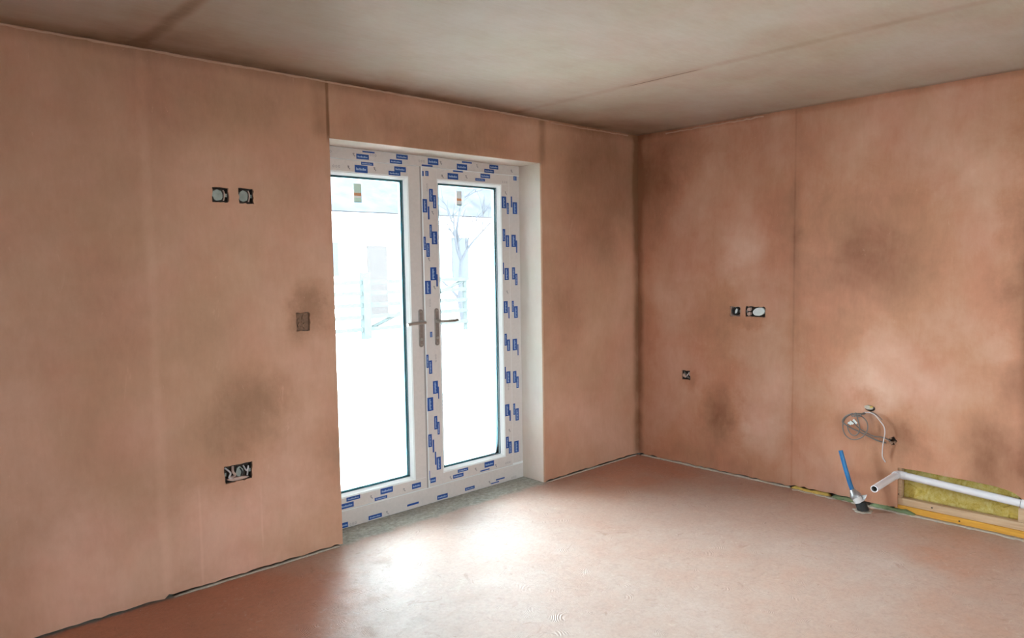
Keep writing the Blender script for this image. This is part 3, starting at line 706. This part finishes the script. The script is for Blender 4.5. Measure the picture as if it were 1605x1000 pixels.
# middle filled box
t, q = back_box(to_left, *BOX_L[2], 'plaster-clogged brown switch box on the door wall beside the door edge', M['brownfill'])
slab(to_left, rough_rect(q[0]+0.001, q[1]-0.001, q[2]+0.002, q[3]-0.002, 0.0015), 0.016, 0.034, M['brownfill'], 'filler_bed', t)
for k in range(7):
    u = random.uniform(q[0]+0.014, q[1]-0.014); v = random.uniform(q[2]+0.014, q[3]-0.014)
    slab(to_left, blobpts(u, v, 0.010, 0.012, 9, 0.35), 0.006+0.0012*k, 0.020, M['brownfill'], 'filler_lump', t)
# lower double box
t, q = back_box(to_left, *BOX_L[3], 'wide double socket box low on the door wall, with loose cables inside', M['dark'])
um = (q[0]+q[1])/2; vm_ = (q[2]+q[3])/2
wire(to_left, [(q[0]+0.012, q[3]-0.012, 0.03), (q[0]+0.030, vm_+0.004, 0.012), (q[0]+0.022, vm_-0.018, 0.010), (q[0]+0.046, q[2]+0.012, 0.02)], 0.0045, M['cable_pale'], t)
wire(to_left, [(q[0]+0.048, q[3]-0.010, 0.03), (q[0]+0.040, vm_+0.010, 0.008), (q[0]+0.050, vm_-0.012, 0.010), (q[0]+0.036, q[2]+0.016, 0.03)], 0.006, M['smear'], t, 'plaster_smear')
slab(to_left, blobpts(um+0.010, vm_, 0.019, 0.024, 14, 0.12), 0.012, 0.030, M['galv'], 'grey_back_plate', t)
wire(to_left, [(um+0.006, q[3]-0.012, 0.02), (um+0.020, vm_, 0.006), (um+0.012, q[2]+0.010, 0.02)], 0.0035, M['cable_black'], t)
wire(to_left, [(q[1]-0.03, q[3]-0.016, 0.03), (q[1]-0.022, vm_, 0.010), (q[1]-0.012, q[3]-0.018, 0.012), (q[1]-0.014, q[2]+0.012, 0.025)], 0.004, M['cable_pale'], t)
slab(to_left, blobpts(um+0.0, q[2]+0.008, 0.050, 0.009, 12, 0.25), 0.009, 0.030, M['smear'], 'plaster_lip', t)
lugs(to_left, q, t)
# right wall: single, double, small
t, q = back_box(to_right, *BOX_R[0], 'small square switch box with a looped black cable, left of the pale oval one', M['smear'])
c = ((q[0]+q[1])/2, (q[2]+q[3])/2)
slab(to_right, blobpts(c[0], c[1], 0.030, 0.030, 14, 0.1), 0.026, 0.034, M['dark'], 'box_shadow_plate', t)  # dark plate added as the shade at the back of the box
wire(to_right, [(c[0]+0.01, q[3]-0.008, 0.02), (c[0]+0.022, c[1]+0.010, 0.010), (c[0]+0.012, c[1]-0.020, 0.008), (c[0]-0.012, c[1]-0.014, 0.008), (c[0]-0.020, c[1]+0.012, 0.010), (c[0]-0.004, c[1]+0.026, 0.012)], 0.005, M['cable_black'], t)
slab(to_right, blobpts(c[0]-0.008, c[1], 0.011, 0.022, 12, 0.1, 0.3), 0.008, 0.014, M['oval'], 'pale_cable_end', t)
lugs(to_right, q, t)
t, q = back_box(to_right, *BOX_R[1], 'wide socket box holding a pale oval disc on the right wall', M['dark'])
um = (q[0]+q[1])/2; vm_ = (q[2]+q[3])/2
slab(to_right, blobpts(um-0.018, vm_, 0.050, 0.031, 22, 0.03, -0.18), 0.020, 0.024, M['cable_black'], 'oval_rim', t)
slab(to_right, blobpts(um-0.022, vm_+0.001, 0.043, 0.026, 22, 0.03, -0.25), 0.008, 0.0195, M['oval'], 'oval_disc', t)
for z in (vm_+0.014, vm_-0.016): slab(to_right, blobpts(q[1]-0.020, z, 0.013, 0.012, 9, 0.2), 0.008, 0.030, M['smear'], 'plaster_smear', t)
lugs(to_right, q, t)
t, q = back_box(to_right, *BOX_R[2], 'small dark low switch box with twisted cable ends, nearest the room corner', M['dark'])
c = ((q[0]+q[1])/2, (q[2]+q[3])/2)
wire(to_right, [(c[0]+0.026, q[3]-0.012, 0.02), (c[0]+0.006, c[1]+0.004, 0.006), (c[0]-0.012, q[2]+0.014, 0.010), (c[0]-0.024, q[2]+0.010, 0.02)], 0.0065, M['cable'], t)
wire(to_right, [(c[0]-0.020, q[3]-0.010, 0.012), (c[0]-0.014, c[1]+0.008, 0.004), (c[0]+0.004, c[1]-0.012, 0.006), (c[0]+0.022, q[2]+0.012, 0.02)], 0.004, M['cable_pale'], t)
slab(to_right, blobpts(c[0]+0.018, c[1]-0.004, 0.012, 0.016, 9, 0.25), 0.006, 0.028, M['smear'], 'plaster_smear', t)
slab(to_right, blobpts(c[0]-0.022, c[1]+0.012, 0.010, 0.016, 9, 0.25), 0.009, 0.028, M['smear'], 'plaster_smear', t)
lugs(to_right, q, t)

# ------------------------------------------------------------------ cables hanging from the wall
def onx(px, py, x): p = pix(px, py, 0, x); return (p.x, p.y, p.z)
def zc(x, y): return (1305+x/8.333, 625+y/8.333)     # reading off an enlarged crop
def run(pts, k=6): return cat_rom([onx(*zc(x, y), d) for x, y, d in pts], k)
t = thing('cable_coil', 'coiled grey cable hanging from a wall hole above the blue pipe', 'cable', (0.0, -1.69, 0.57))
bm = bmesh.new()
tube(bm, run([(430,175,0.02),(395,190,-.015),(350,205,-.03),(280,195,-.035),(200,225,-.035),(145,290,-.035),(133,380,-.035),(165,470,-.035),(235,525,-.04),(320,530,-.04),(405,485,-.04),
              (455,400,-.04),(450,310,-.04),(400,245,-.038),(340,215,-.035),(300,190,-.03)]), 0.0034, 8)
child(smooth(obj('cable_loop', bm, M['cable']), 60), t)
bm = bmesh.new()
tube(bm, run([(445,185,0.02),(400,200,-.02),(340,195,-.045),(240,200,-.045),(160,240,-.045),(130,300,-.04),(180,345,-.04),(260,390,-.04),(350,430,-.04),(450,480,-.03),(560,535,-.02),(650,565,-.015),(760,590,.03)]), 0.0044, 8)
child(smooth(obj('cable_tail', bm, M['cable']), 60), t)
bm = bmesh.new()
tube(bm, run([(300,180,-.05),(320,240,-.05),(345,330,-.048),(350,420,-.046),(310,475,-.045),(250,470,-.045),(205,410,-.045),(200,340,-.047),(260,300,-.05),(330,370,-.035),(430,440,-.03),(540,490,-.02),(650,505,-.01),(740,545,.0),(775,580,.03)]), 0.0036, 8)
child(smooth(obj('cable_tail', bm, M['cable']), 60), t)
bm = bmesh.new()
tube(bm, run([(250,185,-.05),(255,230,-.052),(300,210,-.055),(340,235,-.052),(372,212,-.05),(330,200,-.052),(285,235,-.055)], 5), 0.0036, 8)
child(smooth(obj('cable_tie', bm, M['cable']), 60), t)
bm = bmesh.new()
for (x, y, a) in ((225,295,0.0),(270,272,0.6),(200,310,-0.3)):
    p = onx(*zc(x, y), -.056); q = onx(*zc(x+45, y+35+a*30), -.05); tube(bm, [p, q], 0.0062, 8)
child(smooth(obj('white_cable_end', bm, M['white_end']), 60), t)
t['label'] = 'coiled grey cable with white ends hanging above the blue pipe'
o_bm = bmesh.new()
tube(o_bm, run([(400,170,0.03),(440,180,-.01),(500,185,-.02),(560,220,-.03),(620,290,-.035),(668,360,-.035),(682,430,-.035),(675,500,-.035),(660,580,-.035),(650,670,-.03),(652,760,-.028),(690,830,-.025)]), 0.0034, 8, flat=1.0,
     rs=None)
tag(smooth(obj('hanging_cable', o_bm, M['cable_pale']), 60), 'single pale cable arching out of the wall hole and hanging down right of the coil', 'cable')
o_bm = bmesh.new()
tube(o_bm, run([(455,180,0.03),(510,180,-.012),(560,200,-.02),(610,240,-.02),(650,280,-.018)]), 0.0028, 8)
tag(smooth(obj('cable_stub', o_bm, M['cable']), 60), 'short thin grey cable end sprouting from the upper hole above the arching cable', 'cable')
t = thing('wall_plug_filler', 'yellowish foam lump filling the upper cable hole in the right wall', 'filler', (0.0, -1.69, 0.575))
random.seed(21)
slab(to_right, blobpts(-1.683, 0.588, 0.026, 0.013, 12, 0.2), -0.004, 0.03, M['grout'], 'foam_lump', t)
slab(to_right, blobpts(-1.700, 0.594, 0.010, 0.006, 8, 0.2), -0.006, 0.03, M['foam'], 'foam_crumb', t)

t = thing('cable_hole_filler', 'dark crumbly filler in the lower cable hole right of the coil', 'filler', (0.0, -1.82, 0.40))
for u, v, a in ((-1.812, 0.398, .012), (-1.806, 0.424, .009), (-1.834, 0.404, .009)): slab(to_right, blobpts(u, v, a, a*0.9, 9, 0.3), 0.001, 0.03, M['brownfill'], 'filler_crumb', t)

# ------------------------------------------------------------------ recess: sole plate, studs, mineral wool
bm = bmesh.new(); box(bm, 0.010, 0.100, -2.70, -1.835, 0.0005, 0.038)
tag(bevel(obj('sole_plate', bm, M['orange_pine']), 0.002), 'orange stained timber sole plate along the floor under the insulation', 'timber')
bm = bmesh.new(); box(bm, 0.018, 0.105, -2.70, -1.835, 0.0385, 0.080)
tag(bevel(obj('timber_rail', bm, M['pine']), 0.002), 'raw pinkish timber rail lying on the orange sole plate', 'timber')
bm = bmesh.new(); box(bm, 0.016, 0.105, -1.869, -1.838, 0.081, 0.40)
tag(bevel(obj('timber_stud', bm, M['pine']), 0.002), 'raw timber stud edge at the left end of the wall recess', 'timber')
bm = bmesh.new(); box(bm, 0.022, 0.105, -2.51, -2.436, 0.081, 0.158)
tag(bevel(obj('timber_block', bm, M['pine']), 0.002), 'short timber block at the right end of the recess under the pipe', 'timber')
bm = bmesh.new()
random.seed(8)
ny, nz = 60, 20; grid = []
for i in range(ny+1):
    rowv = []
    for j in range(nz+1):
        y = -1.8705-(0.565 if True else 0)*i/ny; z = 0.081+(0.30-0.081)*j/nz
        e = 0.004 if 0 < i < ny and 0 < j < nz else 0
        seam = -0.006 if abs(y+2.14) < 0.008 else 0
        rowv.append(bm.verts.new((0.052-seam*1.0+random.uniform(-e, e)*1.3+0.004*math.sin(i*0.5)*math.sin(j*0.7), y, z)))
    grid.append(rowv)
for i in range(ny):
    for j in range(nz): bm.faces.new((grid[i][j], grid[i+1][j], grid[i+1][j+1], grid[i][j+1])).smooth = True
ret = bmesh.ops.extrude_face_region(bm, geom=bm.faces[:])
for v in [g for g in ret['geom'] if isinstance(g, bmesh.types.BMVert)]: v.co.x = 0.115
tag(obj('mineral_wool', bm, M['wool']), 'yellow mineral wool insulation slab exposed in the low wall recess', 'insulation')
# small grey offcut and screws
for y, z, x, lb in ((-2.03, 0.060, 0.018, 'dark screw head in the raw timber rail under the insulation'), (-1.853, 0.10, 0.016, 'dark screw head at the foot of the stud left of the insulation'),
                    (-2.17, 0.020, 0.010, 'dark screw head in the orange sole plate')):
    bm = bmesh.new(); tube(bm, [(x+0.002, y, z), (x-0.002, y, z)], 0.0045, 10); tag(smooth(obj('screw_head', bm, M['dark'])), lb, 'screw')

# ------------------------------------------------------------------ waste pipe
t = thing('waste_pipe', 'white plastic waste pipe running in the recess and turning out from the wall', 'pipe', (0.0, -1.86, 0.2))
R0 = 0.0205
zL = 0.222; zR = 0.186
A = Vector((-0.004, -1.864, zL)); B = Vector((0.006, -2.456, zR))
bm = bmesh.new(); tube(bm, [A+(B-A)*0.02, B], R0, 28)
child(smooth(obj('long_pipe', bm, M['wpipe'])), t)
bm = bmesh.new()
el = [A+(B-A)*0.06, A+(B-A)*0.03, A, A+Vector((-0.008, 0.006, 0)), A+Vector((-0.022, 0.010, 0)), A+Vector((-0.04, 0.010, 0))]
tube(bm, cat_rom(el, 4), R0+0.0022, 28)
child(smooth(obj('elbow', bm, M['wpipe'])), t)
E = pix(1370.2, 766.3, 1, A.y+0.010)
bm = bmesh.new(); tube(bm, [A+Vector((-0.03, 0.010, 0)), E], R0-0.001, 28, hollow=0.76)
child(smooth(obj('pipe_stub', bm, [M['wpipe'], M['bore']])), t)
bm = bmesh.new(); D = (B-A).normalized(); tube(bm, [B-D*0.004, B+D*0.11], R0+0.005, 28); tube(bm, [B-D*0.006, B-D*0.0005], R0+0.0035, 28, mi=1)
child(smooth(obj('coupling', bm, [M['wpipe'], M['cable_black']])), t)

# ------------------------------------------------------------------ blue water pipe
XP = -0.150
base = pix(1353.5, 801, 2, 0.0)
top = pix(1317.5, 706, 0, base.x+0.01)
def on(px, py): return pix(px, py, 0, base.x+0.004)
t = thing('blue_water_pipe', 'blue plastic water pipe rising from the floor in a white sleeve with black collar', 'pipe', tuple(base))
p_col0 = Vector((base.x, base.y, 0.0)); p_col1 = on(1349, 788); p_sl1 = on(1341.5, 778); p_tp = on(1337, 770)
bm = bmesh.new(); tube(bm, [p_col0-Vector((0, 0, 0.002)), p_col1], 0.032, 24, rs=[0.031, 0.031]); child(smooth(obj('black_collar', bm, M['black_rubber'])), t)
bm = bmesh.new(); tube(bm, [p_col1, p_sl1], 0.030, 24, rs=[0.0285, 0.0285]); child(smooth(obj('pipe_sleeve', bm, M['sleeve'])), t)
bm = bmesh.new(); dd = (p_tp-p_sl1)
tube(bm, [p_sl1-dd*0.25, p_sl1+dd*0.15, p_sl1+dd*0.6, p_sl1+dd*1.35], 0.03, 18, rs=[0.0305, 0.032, 0.026, 0.0145])
# torn flap of tape
f = [bm.verts.new(p_sl1+Vector(v)) for v in ((0.0, -0.028, 0.012), (0.0, -0.062, 0.022), (-0.01, -0.055, -0.006), (-0.01, -0.030, -0.012))]
g = [bm.verts.new(v.co+Vector((0.003, 0, 0.001))) for v in f]
bm.faces.new(f); bm.faces.new(g[::-1])
for i in range(4): bm.faces.new((f[i], f[(i+1) % 4], g[(i+1) % 4], g[i]))
child(smooth(obj('silver_tape', bm, M['foil_tape'])), t)
bm = bmesh.new(); mid = on(1326, 737)
tube(bm, cat_rom([p_sl1+dd*0.5, on(1334, 763), mid, top], 6), 0.0125, 20, hollow=0.72)
child(smooth(obj('blue_tube', bm, [M['blue_pipe'], M['black_rubber']])), t)
# mortar collar on the floor
bm = bmesh.new(); n = 20; C0 = Vector((base.x, base.y, 0.0))
outer = [bm.verts.new(C0+Vector((math.cos(2*PI*i/n)*0.052*random.uniform(.8, 1.25), math.sin(2*PI*i/n)*0.050*random.uniform(.8, 1.3), 0.0003))) for i in range(n)]
inn = [bm.verts.new(C0+Vector((math.cos(2*PI*i/n)*0.033, math.sin(2*PI*i/n)*0.033, 0.003))) for i in range(n)]
for i in range(n): bm.faces.new((outer[i], outer[(i+1) % n], inn[(i+1) % n], inn[i])).smooth = True
bm.faces.new(inn); bm.faces.new(outer[::-1])
child(obj('mortar_collar', bm, M['grout']), t)

# ------------------------------------------------------------------ outside
bm = bmesh.new(); box(bm, -30, 60, 0.34, 70, -0.35, -0.12); struct(obj('ground', bm, M['ground']))
bm = bmesh.new(); box(bm, -2.7, OX1+0.1, 0.292, 0.40, -0.06, -0.002); struct(obj('trim_7', bm, M['render_white']))
bm = bmesh.new(); box(bm, -30, 60, -40, -5.86, -0.35, -0.12); box(bm, -40, -6.36, -5.86, 0.34, -0.35, -0.12); struct(obj('ground', bm, M['ground']))
b = thing('outbuilding', 'pale single-storey building with a grey roof seen through the door glass', 'building', (9.5, 18, -0.12))
bm = bmesh.new(); box(bm, 2.0, 19.0, 16.0, 20.0, -0.12, 3.15); child(obj('wall', bm, M['render_white']), b)
bm = bmesh.new()
v = [bm.verts.new(p) for p in ((1.6, 15.6, 3.1), (19.4, 15.6, 3.1), (19.4, 18, 5.0), (1.6, 18, 5.0), (1.6, 20.4, 3.1), (19.4, 20.4, 3.1))]
for fc in ((0, 1, 2, 3), (3, 2, 5, 4), (0, 3, 4), (1, 5, 2), (0, 4, 5, 1)): bm.faces.new([v[i] for i in fc])
child(obj('roof', bm, M['roof']), b)
for (x0, x1, z0, z1, m, nm) in ((7.6, 8.3, -0.1, 2.1, 'brown_door', 'door'), (10.9, 11.6, 0.95, 2.4, 'dark_glass', 'window'), (5.6, 6.6, 1.2, 2.2, 'dark_glass', 'window'), (12.9, 13.8, 1.0, 2.3, 'dark_glass', 'window')):
    bm = bmesh.new(); box(bm, x0, x1, 15.95, 16.02, z0, z1); w = child(obj(nm, bm, M[m]), b)
# timber field gate / fence
g = thing('field_gate', 'faint timber fence with a square post seen through the left pane', 'fence', (4.1, 10.5, -0.12))
bm = bmesh.new(); box(bm, 4.02, 4.20, 10.42, 10.58, -0.12, 1.34); child(obj('post', bm, M['fence']), g)
for z in (0.05, 0.32, 0.58, 0.84, 1.08):
    bm = bmesh.new(); box(bm, 2.6, 7.0, 10.46, 10.50, z, z+0.09); child(obj('rail', bm, M['fence']), g)
for x in (2.7, 5.6, 6.9):
    bm = bmesh.new(); box(bm, x, x+0.10, 10.50, 10.56, -0.12, 1.2); child(obj('upright', bm, M['fence']), g)
bm = bmesh.new(); tube(bm, [(4.2, 10.52, 0.1), (6.9, 10.52, 1.1)], 0.045, 6); child(obj('brace', bm, M['fence']), g)
# bare shrubs and a bare tree
def twig_thing(name, label, cat, base, n, h, spread, r0, seed, mat):
    rnd = random.Random(seed); t = bmesh.new(); base = Vector(base)
    def grow(p, d, L, r, lvl):
        pts = [p]
        for i in range(4):
            d = (d+Vector((rnd.uniform(-.25, .25), rnd.uniform(-.25, .25), rnd.uniform(-.1, .12)))).normalized(); pts.append(pts[-1]+d*L/4)
        tube(t, pts, r, 5, rs=[r*(1-0.15*i) for i in range(5)])
        if lvl > 0:
            for k in range(4):
                q = pts[rnd.randint(1, 4)]; nd = (d+Vector((rnd.uniform(-1, 1), rnd.uniform(-1, 1), rnd.uniform(-.3, .7)))*0.9).normalized(); grow(q, nd, L*0.62, r*0.5, lvl-1)
    for i in range(n):
        grow(base+Vector((rnd.uniform(-.1, .1)*n*0.1, rnd.uniform(-.1, .1), 0)), Vector((rnd.uniform(-spread, spread), rnd.uniform(-spread, spread)*0.5, 1)).normalized(), h*rnd.uniform(.8, 1.1), r0, 3)
    return tag(smooth(obj(name, t, mat), 60), label, cat)
twig_thing('bare_tree', 'faint bare tree crown above the roof seen through the right pane', 'tree', (9.0, 13.2, -0.12), 1, 2.8, 0.1, 0.10, 4, M['bark'])
twig_thing('bare_shrub', 'faint leafless shrub by the fence seen through the right pane', 'shrub', (6.9, 9.0, -0.12), 6, 0.8, 0.6, 0.02, 9, M['bark'])
